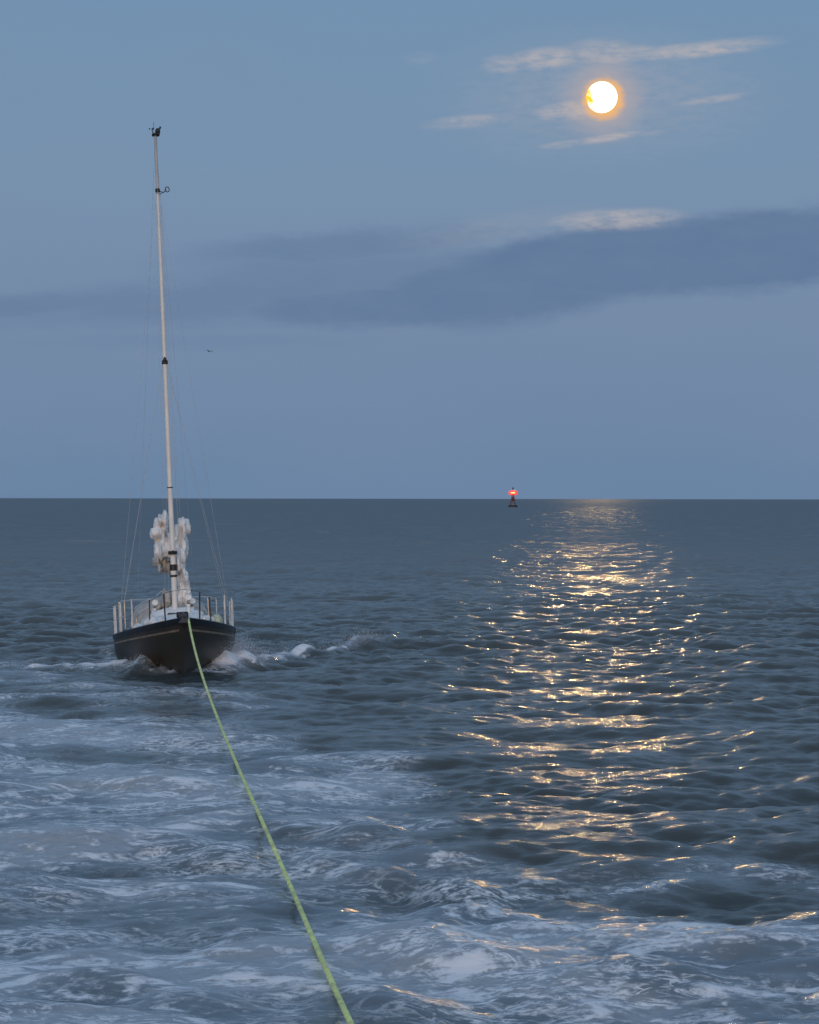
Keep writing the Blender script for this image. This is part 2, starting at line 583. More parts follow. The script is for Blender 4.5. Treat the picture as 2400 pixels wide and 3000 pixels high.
def sea_material():
    m = bpy.data.materials.new("sea_water")
    m.use_nodes = True
    nt = m.node_tree
    nd = nt.nodes
    nd.clear()
    lk = nt.links.new

    def mth(op, a, b=0.0, clamp=False):
        n = nd.new('ShaderNodeMath')
        n.operation = op
        n.use_clamp = clamp
        for s, v in zip(n.inputs, (a, b)):
            if isinstance(v, (int, float)):
                s.default_value = v
            else:
                lk(v, s)
        return n.outputs[0]

    def nz(sc, detail, stretch=(1, 1, 1), rough=0.55, dist=0.0):
        mp = nd.new('ShaderNodeMapping')
        mp.inputs['Scale'].default_value = stretch
        mp.inputs['Rotation'].default_value = (0, 0, math.radians(8))
        lk(geo.outputs['Position'], mp.inputs[0])
        n = nd.new('ShaderNodeTexNoise')
        n.inputs['Scale'].default_value = sc
        n.inputs['Detail'].default_value = detail
        n.inputs['Roughness'].default_value = rough
        n.inputs['Distortion'].default_value = dist
        lk(mp.outputs[0], n.inputs['Vector'])
        return n.outputs[0]

    def mr(v, a, b, c=0.0, d=1.0):
        n = nd.new('ShaderNodeMapRange')
        n.interpolation_type = 'SMOOTHSTEP'
        lk(v, n.inputs[0])
        n.inputs[1].default_value = a
        n.inputs[2].default_value = b
        n.inputs[3].default_value = c
        n.inputs[4].default_value = d
        return n.outputs[0]

    geo = nd.new('ShaderNodeNewGeometry')
    fo = nd.new('ShaderNodeAttribute')
    fo.attribute_name = 'foam'
    wk = nd.new('ShaderNodeAttribute')
    wk.attribute_name = 'wake'
    foam, wake = fo.outputs['Fac'], wk.outputs['Fac']
    water = nd.new('ShaderNodeBsdfPrincipled')
    water.inputs['Base Color'].default_value = (0.050, 0.062, 0.064, 1)
    water.inputs['Roughness'].default_value = 0.145
    water.inputs['IOR'].default_value = 1.333
    b1 = nz(3.2, 4, (0.75, 1.0, 1))
    b2 = nz(14.0, 4, (0.8, 1.0, 1))
    bp = nd.new('ShaderNodeBump')
    bp.inputs['Strength'].default_value = 1.0
    bp.inputs['Distance'].default_value = 1.0
    lk(mth('ADD', mth('MULTIPLY', b1, 0.026), mth('MULTIPLY', b2, 0.0075)), bp.inputs['Height'])
    lk(bp.outputs[0], water.inputs['Normal'])
    # aerated green-grey water inside the wake
    mx = nd.new('ShaderNodeMix')
    mx.data_type = 'RGBA'
    lk(mr(foam, 0.1, 0.9), mx.inputs[0])
    mx.inputs[6].default_value = (0.050, 0.062, 0.064, 1)
    mx.inputs[7].default_value = (0.15, 0.19, 0.23, 1)
    lk(mx.outputs[2], water.inputs['Base Color'])
    fm = nd.new('ShaderNodeBsdfPrincipled')
    fm.inputs['Roughness'].default_value = 0.55
    fm.inputs['Base Color'].default_value = (0.85, 0.86, 0.90, 1)
    bp2 = nd.new('ShaderNodeBump')
    bp2.inputs['Strength'].default_value = 0.8
    bp2.inputs['Distance'].default_value = 0.06
    f1 = nz(2.3, 7, (0.55, 1.0, 1), 0.62, 0.6)
    f2 = nz(11.0, 5, (0.6, 1.0, 1), 0.65, 0.4)
    lk(mth('ADD', f1, mth('MULTIPLY', f2, 0.5)), bp2.inputs['Height'])
    lk(bp2.outputs[0], fm.inputs['Normal'])
    s = mth('ADD', foam, mth('MULTIPLY', mth('SUBTRACT', f1, 0.5), 2.6))
    s = mth('ADD', s, mth('MULTIPLY', mth('SUBTRACT', f2, 0.5), 1.3))
    fac = mr(s, 0.72, 1.22, 0.0, 1.0)
    gate = mr(foam, 0.05, 0.30)
    fac = mth('MULTIPLY', fac, mth('MULTIPLY', gate, 0.80))
    # lace: thin winding threads of foam inside the churned patches
    l1 = nz(1.1, 6, (0.5, 1.0, 1), 0.6, 1.2)
    l2 = nz(2.7, 5, (0.6, 1.0, 1), 0.6, 0.9)
    pt = mr(nz(0.55, 3, (0.5, 1.0, 1)), 0.40, 0.62)

    def thread(n, w):
        return mr(mth('ABSOLUTE', mth('SUBTRACT', n, 0.5)), w, 0.0)

    lace = mth('MAXIMUM', thread(l1, 0.045), mth('MULTIPLY', thread(l2, 0.055), 0.8))
    lace = mth('MULTIPLY', lace, mth('MULTIPLY', pt, mr(f2, 0.35, 0.6)))
    lace = mth('MULTIPLY', lace, mth('MULTIPLY', mr(foam, 0.20, 0.60), 1.0))
    fac = mth('MAXIMUM', fac, lace)
    solid = mth('MULTIPLY', mr(foam, 0.75, 1.1), mr(f2, 0.25, 0.6, 0.55, 1.0))
    fac = mth('MAXIMUM', fac, solid)
    mix = nd.new('ShaderNodeMixShader')
    lk(fac, mix.inputs[0])
    # far water fades to matte: reflected sky put into its colour, moon glitter damped
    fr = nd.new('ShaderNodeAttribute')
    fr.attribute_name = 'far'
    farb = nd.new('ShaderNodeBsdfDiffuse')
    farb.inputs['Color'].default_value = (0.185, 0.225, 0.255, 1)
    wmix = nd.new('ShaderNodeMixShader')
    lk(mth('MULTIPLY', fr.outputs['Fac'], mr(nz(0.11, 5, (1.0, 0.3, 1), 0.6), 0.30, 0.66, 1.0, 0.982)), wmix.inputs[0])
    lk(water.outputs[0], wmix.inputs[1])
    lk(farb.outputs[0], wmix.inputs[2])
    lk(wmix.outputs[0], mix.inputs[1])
    lk(fm.outputs[0], mix.inputs[2])
    out = nd.new('ShaderNodeOutputMaterial')
    lk(mix.outputs[0], out.inputs[0])
    return m


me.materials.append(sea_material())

# ------------------------------------------------------------------ the moon
MOON_D = 60000.0


def moon():
    m = bpy.data.materials.new("moon_glow")
    m.use_nodes = True
    nt = m.node_tree
    nd = nt.nodes
    nd.clear()
    tcd = nd.new('ShaderNodeTexCoord')
    mp = nd.new('ShaderNodeSeparateXYZ')
    nt.links.new(tcd.outputs['Object'], mp.inputs[0])
    nzz = nd.new('ShaderNodeTexNoise')
    nzz.inputs['Scale'].default_value = 0.006
    nzz.inputs['Detail'].default_value = 3
    nt.links.new(tcd.outputs['Object'], nzz.inputs['Vector'])
    R = 0.0064 * MOON_D
    a = nd.new('ShaderNodeMath')
    a.operation = 'MULTIPLY_ADD'
    nt.links.new(nzz.outputs[0], a.inputs[0])
    a.inputs[1].default_value = 1.1 * R
    nt.links.new(mp.outputs[0], a.inputs[2])
    mr = nd.new('ShaderNodeMapRange')
    nt.links.new(a.outputs[0], mr.inputs[0])
    mr.inputs[1].default_value = -0.36 * R
    mr.inputs[2].default_value = -0.02 * R
    mx = nd.new('ShaderNodeMix')
    mx.data_type = 'RGBA'
    nt.links.new(mr.outputs[0], mx.inputs[0])
    mx.inputs[6].default_value = (1.3, 0.72, 0.03, 1)
    mx.inputs[7].default_value = (2.4, 2.1, 1.7, 1)
    e = nd.new('ShaderNodeEmission')
    e.inputs['Strength'].default_value = 1.0
    nt.links.new(mx.outputs[2], e.inputs['Color'])
    o = nd.new('ShaderNodeOutputMaterial')
    nt.links.new(e.outputs[0], o.inputs[0])
    ob = MB().ball((0, 0, 0), R, 48, 24).build('moon', m)
    ob.location = MOON_DIR * MOON_D + Vector((0, 0, CAM_H))
    tag(ob, 'full moon glowing white with a yellow left rim above the sea', 'moon')


moon()

# ------------------------------------------------------------------ the towed sailing boat
mat_hull = material('hull_paint', (0.026, 0.030, 0.026), 0.42, var=0.0, color2=(0.042, 0.035, 0.028), scale=2.3)
mat_navy = material('navy_rail', (0.013, 0.017, 0.026), 0.4, scale=3)
mat_stripe = material('cove_stripe', (0.24, 0.21, 0.18), 0.5, scale=5, var=0.2)
mat_deck = material('deck_white', (0.80, 0.80, 0.80), 0.55, scale=3, var=0.10)
mat_roof = material('gelcoat', (0.74, 0.72, 0.69), 0.45, scale=4, var=0.12)
mat_mast = material('mast_cream', (0.74, 0.74, 0.73), 0.42, scale=2.0, var=0.07)
mat_mast_up = material('mast_grey', (0.42, 0.45, 0.48), 0.45, scale=2.0, var=0.12)
mat_black = material('black_fitting', (0.012, 0.013, 0.016), 0.5)
mat_steel = material('stainless', (0.60, 0.60, 0.60), 0.32, metal=0.8, scale=6)
mat_post = material('white_post', (0.68, 0.67, 0.65), 0.5, scale=6)
mat_dsteel = material('dull_steel', (0.05, 0.05, 0.055), 0.45, metal=0.3)
mat_sail = material('sail_cloth', (0.84, 0.85, 0.86), 0.85, scale=3.0, var=0.12, bump=0.6)
mat_canvas = material('grey_canvas', (0.48, 0.47, 0.45), 0.9, scale=4.0, var=0.15, bump=0.4)
mat_glass = material('dark_glass', (0.02, 0.022, 0.025), 0.12)
mat_wire = material('rigging_wire', (0.42, 0.45, 0.48), 0.5)
mat_cream = material('cream_cloth', (0.62, 0.60, 0.42), 0.8, scale=9, var=0.2, bump=0.6)
mat_teal = material('teak', (0.14, 0.10, 0.07), 0.6, scale=12)
mat_white = material('white_plastic', (0.8, 0.8, 0.78), 0.35)

boat = empty('sailboat', BOAT)
boat.rotation_euler = (math.radians(1.6), math.radians(2.35), math.pi + YAW)
boat.location.z = 0.02
tag(boat, 'dark hulled sailing boat with bare mast under tow at the end of the green rope', 'sailboat')

YS, YB = -5.3, 4.45
LEN = YB - YS
BEAM = 1.66


def sheer(s):
    return 0.86 + 0.55 * max(0.0, (s - 0.32) / 0.68) ** 1.7 + 0.06 * max(0.0, (0.32 - s) / 0.32) ** 2


def halfbeam(s):
    if s > 0.42:
        u = (s - 0.42) / 0.58
        return BEAM * max(0.0, 1 - u ** 2.3) ** 0.92
    u = (0.42 - s) / 0.42
    return BEAM * (1 - 0.26 * u ** 2)


ZK = -0.5


def hull_pt(s, q, off=0.0):
    """q = 0 at the sheer, 1 at the keel line; returns local (x, y, z), starboard side"""
    zd = sheer(s)
    z = zd + (ZK - zd) * q
    rake = 1.15 * q ** 1.1
    y = YS + s * (LEN - rake) + 0.35 * q * (1 - s) ** 2
    p = 4.6 - 3.2 * max(0.0, (s - 0.35) / 0.65) ** 1.0
    w = halfbeam(s) * max(0.0, 1 - q ** p)
    flare = 1 - 0.04 * q
    return Vector((w * flare + off, y, z))


NS, NQ = 44, 18
S_ = [1 - (1 - i / NS) ** 1.25 for i in range(NS + 1)]


def side_loft(q0, q1, nq, off, mb, sides=(1, -1), s0=0.0, s1=1.0):
    for sd in sides:
        rings = []
        for i in range(NS + 1):
            s = s0 + (s1 - s0) * S_[i]
            ring = []
            for j in range(nq + 1):
                p = hull_pt(s, q0 + (q1 - q0) * j / nq, off)
                ring.append((p.x * sd, p.y, p.z))
            rings.append(ring)
        mb.loft(rings, closed=False)
    return mb


mb = MB()
side_loft(0, 1, NQ, 0.0, mb)
tr = [hull_pt(0, j / NQ) for j in range(NQ + 1)]
mb.add([(p.x, p.y, p.z) for p in tr] + [(-p.x, p.y, p.z) for p in tr[::-1]], [tuple(range(2 * NQ + 2))])
hull = mb.build('hull', mat_hull, boat)
mb = MB()
side_loft(0.135, 0.165, 1, 0.006, mb, s1=0.985)
mb.build('cove_stripe', mat_stripe, hull, smooth=False)
mb = MB()
side_loft(0.0, 0.07, 2, 0.022, mb)
for sd in (1, -1):
    mb.tube([(hull_pt(s, 0).x * sd, hull_pt(s, 0).y, hull_pt(s, 0).z + 0.015) for s in S_], 0.026, 6)
mb.build('toe_rail', mat_navy, boat)

# deck
mb = MB()
rings = []
for s in S_:
    p = hull_pt(s, 0.0)
    w = max(p.x - 0.01, 0.001)
    rings.append([(w * t, p.y, p.z - 0.012 + 0.07 * (1 - t * t)) for t in np.linspace(-1, 1, 11)])
mb.loft(rings, closed=False)
deck = mb.build('deck', mat_deck, boat)


def deckz(y, x=0.0):
    s = (y - YS) / LEN
    hb = max(halfbeam(s), 0.05)
    return sheer(s) + 0.05 * (1 - (x / hb) ** 2)


# coachroof
def trunk(y0, y1, w0, w1, h0, h1, n=14):
    rings = []
    for i in range(n + 1):
        t = i / n
        y = y0 + (y1 - y0) * t
        w = w0 + (w1 - w0) * t ** 1.4
        end = min(1.0, (1 - t) * 6)
        h = (h0 + (h1 - h0) * t) * math.sin(end * math.pi / 2) ** 0.7 + 0.02
        zb = deckz(y, w) - 0.06
        rings.append([(-w, y, zb), (-w * .96, y, zb + h * .55), (-w * .88, y, zb + h * .92), (-w * .7, y, zb + h * 1.02),
                      (0, y, zb + h * 1.12), (w * .7, y, zb + h * 1.02), (w * .88, y, zb + h * .92),
                      (w * .96, y, zb + h * .55), (w, y, zb)])
    return rings


mb = MB()
rg = trunk(-2.7, 2.1, 1.02, 0.52, 0.50, 0.36)
mb.loft(rg, closed=False)
mb.add(rg[0], [tuple(range(9))])
mb.add(rg[-1], [tuple(range(9))[::-1]])
roof = mb.build('coachroof', mat_roof, boat)
for sd in (1, -1):
    for (ya, yb_) in ((-2.3, -1.3), (-1.1, -0.2), (0.1, 0.8)):
        P = []
        for y in (ya, yb_):
            t = (y + 2.7) / 4.8
            w = 1.02 + (0.52 - 1.02) * t ** 1.4
            h = 0.50 + (0.36 - 0.50) * t
            zb = deckz(y, w) - 0.06
            P.append(((w * .985 + .006) * sd, y, zb + h * .28))
            P.append(((w * .962 + .006) * sd, y, zb + h * .50))
        MB().add(P + [(x - sd * .02, y, z) for x, y, z in P],
                 [(0, 1, 3, 2), (0, 2, 6, 4), (1, 5, 7, 3), (0, 4, 5, 1), (2, 3, 7, 6)]).build('cabin_window', mat_glass, roof)
hz = deckz(1.2) + 0.36
MB().box(-0.26, 0.26, 0.85, 1.35, hz - 0.03, hz + 0.05, 0.02).build('roof_hatch', mat_glass, roof)
mb = MB()
for sd in (1, -1):
    mb.tube([(sd * .62, -2.3, deckz(-2.3) + .50), (sd * .60, -2.2, deckz(-2.2) + .56), (sd * .5, -0.2, deckz(-.2) + .54),
             (sd * .48, -0.1, deckz(-.1) + .46)], 0.018, 6)
mb.build('handrail', mat_teal, roof)
MB().box(-0.25, 0.25, 2.55, 3.0, deckz(2.8) - 0.01, deckz(2.8) + 0.06, 0.02).build('fore_hatch', mat_glass, boat)
for (vx, vy, vh) in ((-.34, .55, .36), (-.50, -.4, .30), (.52, -.3, .30)):
    z0_ = deckz(vy) + .46
    mbv = MB().tube([(vx, vy, z0_ - .1), (vx, vy, z0_ + vh * .6), (vx, vy + .03, z0_ + vh), (vx, vy + .10, z0_ + vh + .03)],
                    [.05, .05, .075, .085], 10)
    mbv.build('cowl_vent', mat_white, roof)
for (vx, vy) in ((.55, 3.6), (-.55, 3.6)):
    zc = deckz(vy, vx) + .02
    MB().tube([(vx - .0, vy - .12, zc + .05), (vx, vy + .12, zc + .05)], .018, 6).tube(
        [(vx, vy, zc - .03), (vx, vy, zc + .05)], .025, 6).build('mooring_cleat', mat_steel, deck)
# sprayhood
mb = MB()
rings = []
for i, (y, w, h) in enumerate([(-1.7, 0.90, 0.10), (-2.0, 1.0, 0.42), (-2.45, 1.06, 0.58), (-3.0, 1.1, 0.62)]):
    zb = deckz(y, 1.0) + 0.36
    rings.append([(w * math.cos(a), y, zb - 0.2 + (h + 0.2) * max(math.sin(a), 0) ** 0.6) for a in np.linspace(0, math.pi, 15)])
mb.loft(rings, closed=False)
hood = mb.build('sprayhood', mat_canvas, boat)
mb = MB()
for r_ in (rings[1], rings[3]):
    mb.tube([(x * 1.012, y, z + .01) for x, y, z in r_], 0.014, 6)
mb.build('hoop', mat_steel, hood)
# cockpit coamings and well
mb = MB()
for sd in (1, -1):
    a, b = sorted((sd * 0.78, sd * 0.98))
    mb.box(a, b, -5.0, -2.72, deckz(-4) - 0.05, deckz(-4) + 0.24, 0.04)
mb.box(-0.78, 0.78, -5.02, -4.9, deckz(-5) - 0.05, deckz(-5) + 0.20, 0.03)
mb.build('cockpit_coaming', mat_roof, boat)
for sd in (1, -1):
    x = sd * 0.88
    z = deckz(-3.4) + 0.24
    w_ = MB().tube([(x, -3.4, z - .01), (x, -3.4, z + .05), (x, -3.4, z + .06), (x, -3.4, z + .15)], [.08, .07, .05, .07], 12)
    w_.build('winch', mat_steel, boat)
mb = MB()
for k in range(25):
    pass
mb.tube([(0.36 * math.cos(a), -4.2, deckz(-4.2) + .75 + .36 * math.sin(a)) for a in np.linspace(0, math.tau, 25)], .016, 6)
for k in range(5):
    a = k * math.tau / 5
    mb.tube([(0, -4.2, deckz(-4.2) + .75), (0.36 * math.cos(a), -4.2, deckz(-4.2) + .75 + .36 * math.sin(a))], .009, 5)
mb.tube([(0, -4.15, deckz(-4.2) - .05), (0, -4.15, deckz(-4.2) + .8)], .07, 8)
mb.build('steering_wheel', mat_steel, boat)

# mast: local x ~ 0, from the roof up
MZ0 = deckz(0) + 0.42
MTOP = 14.50


def mast_r(z):
    t = (z - MZ0) / (MTOP - MZ0)
    return 0.076 - 0.034 * t


ZJ = 8.30      # joint where the lower shrouds meet
mast = MB().tube([(0, 0, z) for z in np.linspace(MZ0 - 0.05, ZJ, 12)],
                 [mast_r(z) for z in np.linspace(MZ0 - 0.05, ZJ, 12)], 14).build('mast', mat_mast, boat)
MB().tube([(0, 0, z) for z in np.linspace(ZJ, 12.9, 8)], [mast_r(z) * 0.97 for z in np.linspace(ZJ, 12.9, 8)],
          14).build('upper_mast', mat_mast, mast)
MB().tube([(0, 0, z) for z in np.linspace(12.9, MTOP, 5)], [mast_r(z) * 0.92 for z in np.linspace(12.9, MTOP, 5)],
          14).build('masthead_section', mat_mast_up, mast)


def band(z, h, r, name='mast_band', mat=None):
    return MB().tube([(0, 0, z - h / 2), (0, 0, z - h / 2 + .01), (0, 0, z + h / 2 - .01), (0, 0, z + h / 2)],
                     [r * .85, r, r, r * .85], 14).build(name, mat or mat_black, mast)


band(3.10, 0.10, 0.125)
band(2.70, 0.17, 0.10)
band(2.47, 0.06, 0.10)
band(4.88, 0.03, 0.085)
band(ZJ, 0.11, 0.085)
band(13.00, 0.10, 0.065)
mb = MB().tube([(0, .06, 3.1), (-.02, .16, 3.13)], 0.03, 8)
mb.ball((0, .17, 3.12), .05, 8, 6)
mb.build('gooseneck', mat_black, mast)
MB().ball((0, 0.10, ZJ + 0.07), .05, 8, 6, (1, 1, 1.3)).build('steaming_light', mat_dsteel, mast)
MB().ball((0, 0, 2.585), .082, 10, 8).build('white_collar', mat_white, mast)
# radar reflector on a bracket to port (photo right)
mb = MB()
mb.tube([(0, 0, 13.00), (-.16, 0, 12.94), (-.24, 0, 13.02)], .012, 6)
mb.tube([(0, 0, 12.86), (-.20, 0, 12.98)], .010, 6)
mb.tube([(-.26 + .055 * math.cos(a), .02, 13.02 + .07 * math.sin(a)) for a in np.linspace(0, math.tau, 13)], .014, 6)
mb.build('reflector_bracket', mat_dsteel, mast)
# masthead gear
mb = MB()
mb.box(-.12, .09, -.16, .12, MTOP, MTOP + .06, .02)
mb.ball((-.07, 0, MTOP + .12), .075, 10, 6)
mb.box(-.13, -.02, -.05, .05, MTOP + .05, MTOP + .2, .02)
mb.build('masthead_light', mat_black, mast)
mb = MB()
mb.tube([(-.06, -.1, MTOP + .04), (-.13, -.25, MTOP + .20), (-.14, -.32, MTOP + .30)], .010, 6)
mb.add([(-.14, -.3, MTOP + .31), (-.20, -.5, MTOP + .33), (-.17, -.5, MTOP + .25), (-.14, -.3, MTOP + .26)], [(0, 1, 2, 3)])
mb.tube([(.06, 0, MTOP + .04), (.09, .02, MTOP + .19)], .012, 6)
for a in (0, 2.1, 4.2):
    mb.ball((.09 + .06 * math.cos(a), .02 + .06 * math.sin(a), MTOP + .19), .022, 6, 4)
mb.build('wind_vane', mat_black, mast)
MB().tube([(.03, -.08, MTOP), (.03, -.08, MTOP + .38)], .006, 5).build('antenna', mat_black, mast)

# boom and dropped mainsail
BZ = 2.98
MB().tube([(0, -.1, BZ), (0.02, -2.0, BZ + .02), (0.04, -4.1, BZ + .04)], .065, 12, sx=.8).build('boom', mat_mast, boat)


def fbm(x, y, z, seed=0.0):
    from mathutils import noise as nn
    return nn.fractal(Vector((x + seed, y - seed, z + seed * .5)), 0.8, 2.1, 4)


def puffs(name, mat, parent, specs, seed, voxel=0.035, disp=0.10, size=0.22):
    """crumpled cloth: overlapping puffs fused into one skin and wrinkled"""
    g = random.Random(seed)
    mb = MB()
    for (x, y, z, rx, ry, rz, n, jit) in specs:
        for k in range(n):
            c = (x + g.uniform(-1, 1) * jit, y + g.uniform(-1, 1) * jit * 2, z + g.uniform(-1, 1) * jit)
            f = g.uniform(.7, 1.1)
            mb.ball(c, 1.0, 14, 9, (rx * f, ry * f, rz * f))
    o = mb.build(name, mat, parent)
    m = o.modifiers.new('fuse', 'REMESH')
    m.mode = 'VOXEL'
    m.voxel_size = voxel
    m.use_smooth_shade = True
    tx = bpy.data.textures.new(name + '_folds', 'CLOUDS')
    tx.noise_scale = size
    tx.noise_depth = 3
    d = o.modifiers.new('folds', 'DISPLACE')
    d.texture = tx
    d.strength = disp * 2.2
    d.mid_level = 0.5
    t2 = bpy.data.textures.new(name + '_creases', 'CLOUDS')
    t2.noise_scale = size * 0.35
    t2.noise_depth = 2
    t2.noise_type = 'HARD_NOISE'
    d2 = o.modifiers.new('creases', 'DISPLACE')
    d2.texture = t2
    d2.strength = disp * 1.0
    d2.mid_level = 0.5
    d2.texture_coords = 'LOCAL'
    return o


# photo left is +x here; heap of the dropped sail over the boom
def pleats(lobes, seed):
    g = random.Random(seed)
    out = []
    for (x, y, z, w, h, n) in lobes:
        for k in range(n):
            u = (k + .5) / n * 2 - 1
            out.append((x + u * w + g.uniform(-.02, .02), y + g.uniform(-.25, .2), z + g.uniform(-.05, .05) * h / .2 - .25 * h * u * u,
                        g.uniform(.050, .085), g.uniform(.2, .4), h * g.uniform(.75, 1.15), 1, 0.0))
    return out


sail = puffs('mainsail', mat_sail, boat, pleats([
    (.24, -.8, 4.00, .14, .24, 5), (.36, -1.0, 3.66, .18, .20, 5), (.22, -.9, 3.55, .20, .34, 6), (.22, -.8, 3.20, .20, .26, 6),
    (-.36, -.8, 3.90, .14, .22, 5), (-.44, -1.0, 3.78, .09, .18, 3), (-.22, -.8, 3.66, .16, .34, 5), (-.26, -.9, 3.36, .19, .34, 6),
    (-.20, -.7, 3.02, .15, .30, 5), (0, -1.5, 3.3, .3, .30, 6)], 5) +
    [(0, -1.4, 3.3, .28, 1.1, .30, 3, .05), (0.02, -2.8, 3.15, .20, 1.0, .20, 3, .06)], 5, .026, .035, .14)
puffs('sail_fold', mat_canvas, sail, pleats([(.33, -.7, 2.88, .17, .16, 5), (.22, -.6, 2.72, .16, .17, 5)], 9), 9, .026, .05, .12)
puffs('sail_fold', mat_sail, sail, pleats([(-.14, -.4, 2.78, .10, .24, 3), (-.24, -.4, 2.45, .13, .30, 4), (-.30, -.4, 2.12, .15, .34, 5),
                                           (-.27, -.4, 1.85, .20, .26, 6)], 12), 12, .024, .04, .10)
puffs('sail_fold', mat_canvas, sail, pleats([(.22, -.3, 1.86, .08, .24, 3), (.34, -.4, 1.68, .14, .14, 4)], 14), 14, .026, .05, .12)
# sail ties and the lazy sheet hanging off the boom
for yy in (-1.3, -2.1, -2.9, -3.6):
    MB().tube([(.30 * math.cos(a), yy, BZ + .18 + .30 * math.sin(a)) for a in np.linspace(0, math.tau, 17)], .012, 5).build('sail_tie', mat_navy, sail)
# foresail dropped and lashed on the foredeck
dzf = deckz(2.6)
puffs('foresail', mat_deck, boat, [(.25, 3.0, dzf + .05, .30, .6, .13, 4, .10), (-.25, 2.9, dzf + .06, .30, .6, .14, 4, .10),
                                   (0, 3.4, dzf + .10, .22, .4, .13, 3, .08), (.62, 2.2, dzf - .02, .28, .6, .14, 3, .08),
                                   (-.62, 2.1, dzf - .02, .26, .6, .14, 3, .08), (.95, 1.2, dzf - .12, .22, .7, .12, 3, .06)],
      31, .035, .07, .2)
# loose heap on the roof round the mast foot
mb = MB()
rings = []
for i in range(13):
    t = i / 12
    y = 0.55 - 1.9 * t
    w = 0.72 * math.sin(math.pi * min(1, t * 1.2 + .05)) ** .5 + .05
    rings.append([(w * math.cos(a) * (1 + .15 * fbm(a * 2, y, 0, 1)), y,
                   MZ0 - .12 + (.33 + .16 * fbm(a * 3, y * 2, 0, 4)) * max(0, math.sin(a)) ** .7 * math.sin(math.pi * min(1, t * 1.1 + .06)))
                  for a in np.linspace(0, math.pi, 25)])
mb.loft(rings, closed=False)
mb.build('sail_heap', mat_sail, sail)

# bow gear
zb = deckz(4.2)
pul = []
mb = MB()
rail = [(.78, 2.6, 0.62), (.62, 3.4, .66), (.34, 4.15, .68), (0.0, 4.5, .68), (-.34, 4.15, .68), (-.62, 3.4, .66), (-.78, 2.6, .62)]
mb.tube([(x, y, deckz(y) + z) for x, y, z in rail], .006, 6)
mb.build('pulpit', mat_dsteel, boat)
for sd in (1, -1):
    for (x, y, x2, y2) in ((.80, 2.6, .78, 2.6), (.44, 3.75, .46, 3.85)):
        MB().tube([(x * sd, y, deckz(y) - .01), (x2 * sd, y2, deckz(y2) + .66)], .020, 6).build('pulpit_leg', mat_dsteel, boat)
mb = MB()
mb.box(-.09, .09, 4.05, 4.58, zb + .0, zb + .05, .01)
mb.tube([(-.08, 4.55, zb + .05), (.08, 4.55, zb + .05)], .04, 8)
mb.build('bow_roller', mat_dsteel, boat)
mb = MB()
mb.tube([(0, 3.7, zb + .09), (0, 4.5, zb + .1), (0, 4.66, zb + .02)], .022, 6)
mb.add([(-.16, 4.68, zb - .12), (.16, 4.68, zb - .12), (0.0, 4.58, zb + .1), (0, 4.50, zb - .28)], [(0, 1, 2), (0, 3, 1), (1, 3, 2), (0, 2, 3)])
mb.build('anchor', mat_dsteel, boat)
MB().box(-.15, .15, 3.62, 3.9, zb - .02, zb + .14, .03).build('windlass', mat_black, boat)

# stanchions along both rails, lifelines through their tops
tops = {1: [], -1: []}
for sd in (1, -1):
    ys = [1.9, 0.7, -0.5, -1.7, -2.9, -4.1]
    for i, y in enumerate(ys):
        s = (y - YS) / LEN
        w = halfbeam(s) - .05
        r = .023
        st_ = MB().tube([(w * sd, y, deckz(y, w) - .03), (w * sd * 1.005, y, deckz(y, w) + .82)], [r, r * .85], 8)
        st_.build('stanchion', mat_post, boat)
        tops[sd].append((w * sd * 1.005, y, deckz(y, w) + .80))
for sd in (1, -1):
    for hgt in (0.0, -.38):
        P = [(.78 * sd, 2.6, deckz(2.6) + .62 + hgt)] + [(x, y, z + hgt) for x, y, z in tops[sd]] + \
            [(1.1 * sd, -5.1, deckz(-5.1) + .78 + hgt)]
        MB().tube(P, .006, 5).build('lifeline', mat_wire, boat)
mb = MB()
mb.tube([(x, y, deckz(y) + z) for x, y, z in [(1.40, -4.2, .80), (1.25, -5.1, .82), (.9, -5.25, .82), (-.9, -5.25, .82), (-1.25, -5.1, .82), (-1.40, -4.2, .80)]], .018, 6)
for x, y in ((1.22, -5.1), (.5, -5.22), (-.5, -5.22), (-1.22, -5.1)):
    mb.tube([(x, y, deckz(y) - .02), (x, y, deckz(y) + .82)], .018, 6)
mb.build('pushpit', mat_steel, boat)


# rigging
def wire(a, b, r=.006, name='shroud'):
    return MB().tube([a, b], r, 5, caps=False).build(name, mat_wire, boat)


for sd in (1, -1):
    cw = halfbeam((-.1 - YS) / LEN) - .08
    wire((cw * sd, .35, deckz(.35, cw)), (0.05 * sd, 0, ZJ), .0035)
    wire((cw * sd, -.55, deckz(-.5, cw)), (0.05 * sd, 0, ZJ), .0035)
    wire((cw * sd, -.15, deckz(-.1, cw)), (0.04 * sd, 0, 13.0), .0035)
    wire((.9 * sd, -5.2, deckz(-5.2)), (0, -.1, MTOP + .02), .003, 'backstay')
wire((0, 4.35, deckz(4.4)), (0, .06, 13.0), .0035, 'forestay')
for (x, y) in ((.10, .14), (-.13, .05), (-.19, -.05), (.16, -.02)):
    wire((x * 1.6, y * 2, MZ0 - .05), (x * .4, y, 12.6), .003, 'halyard')

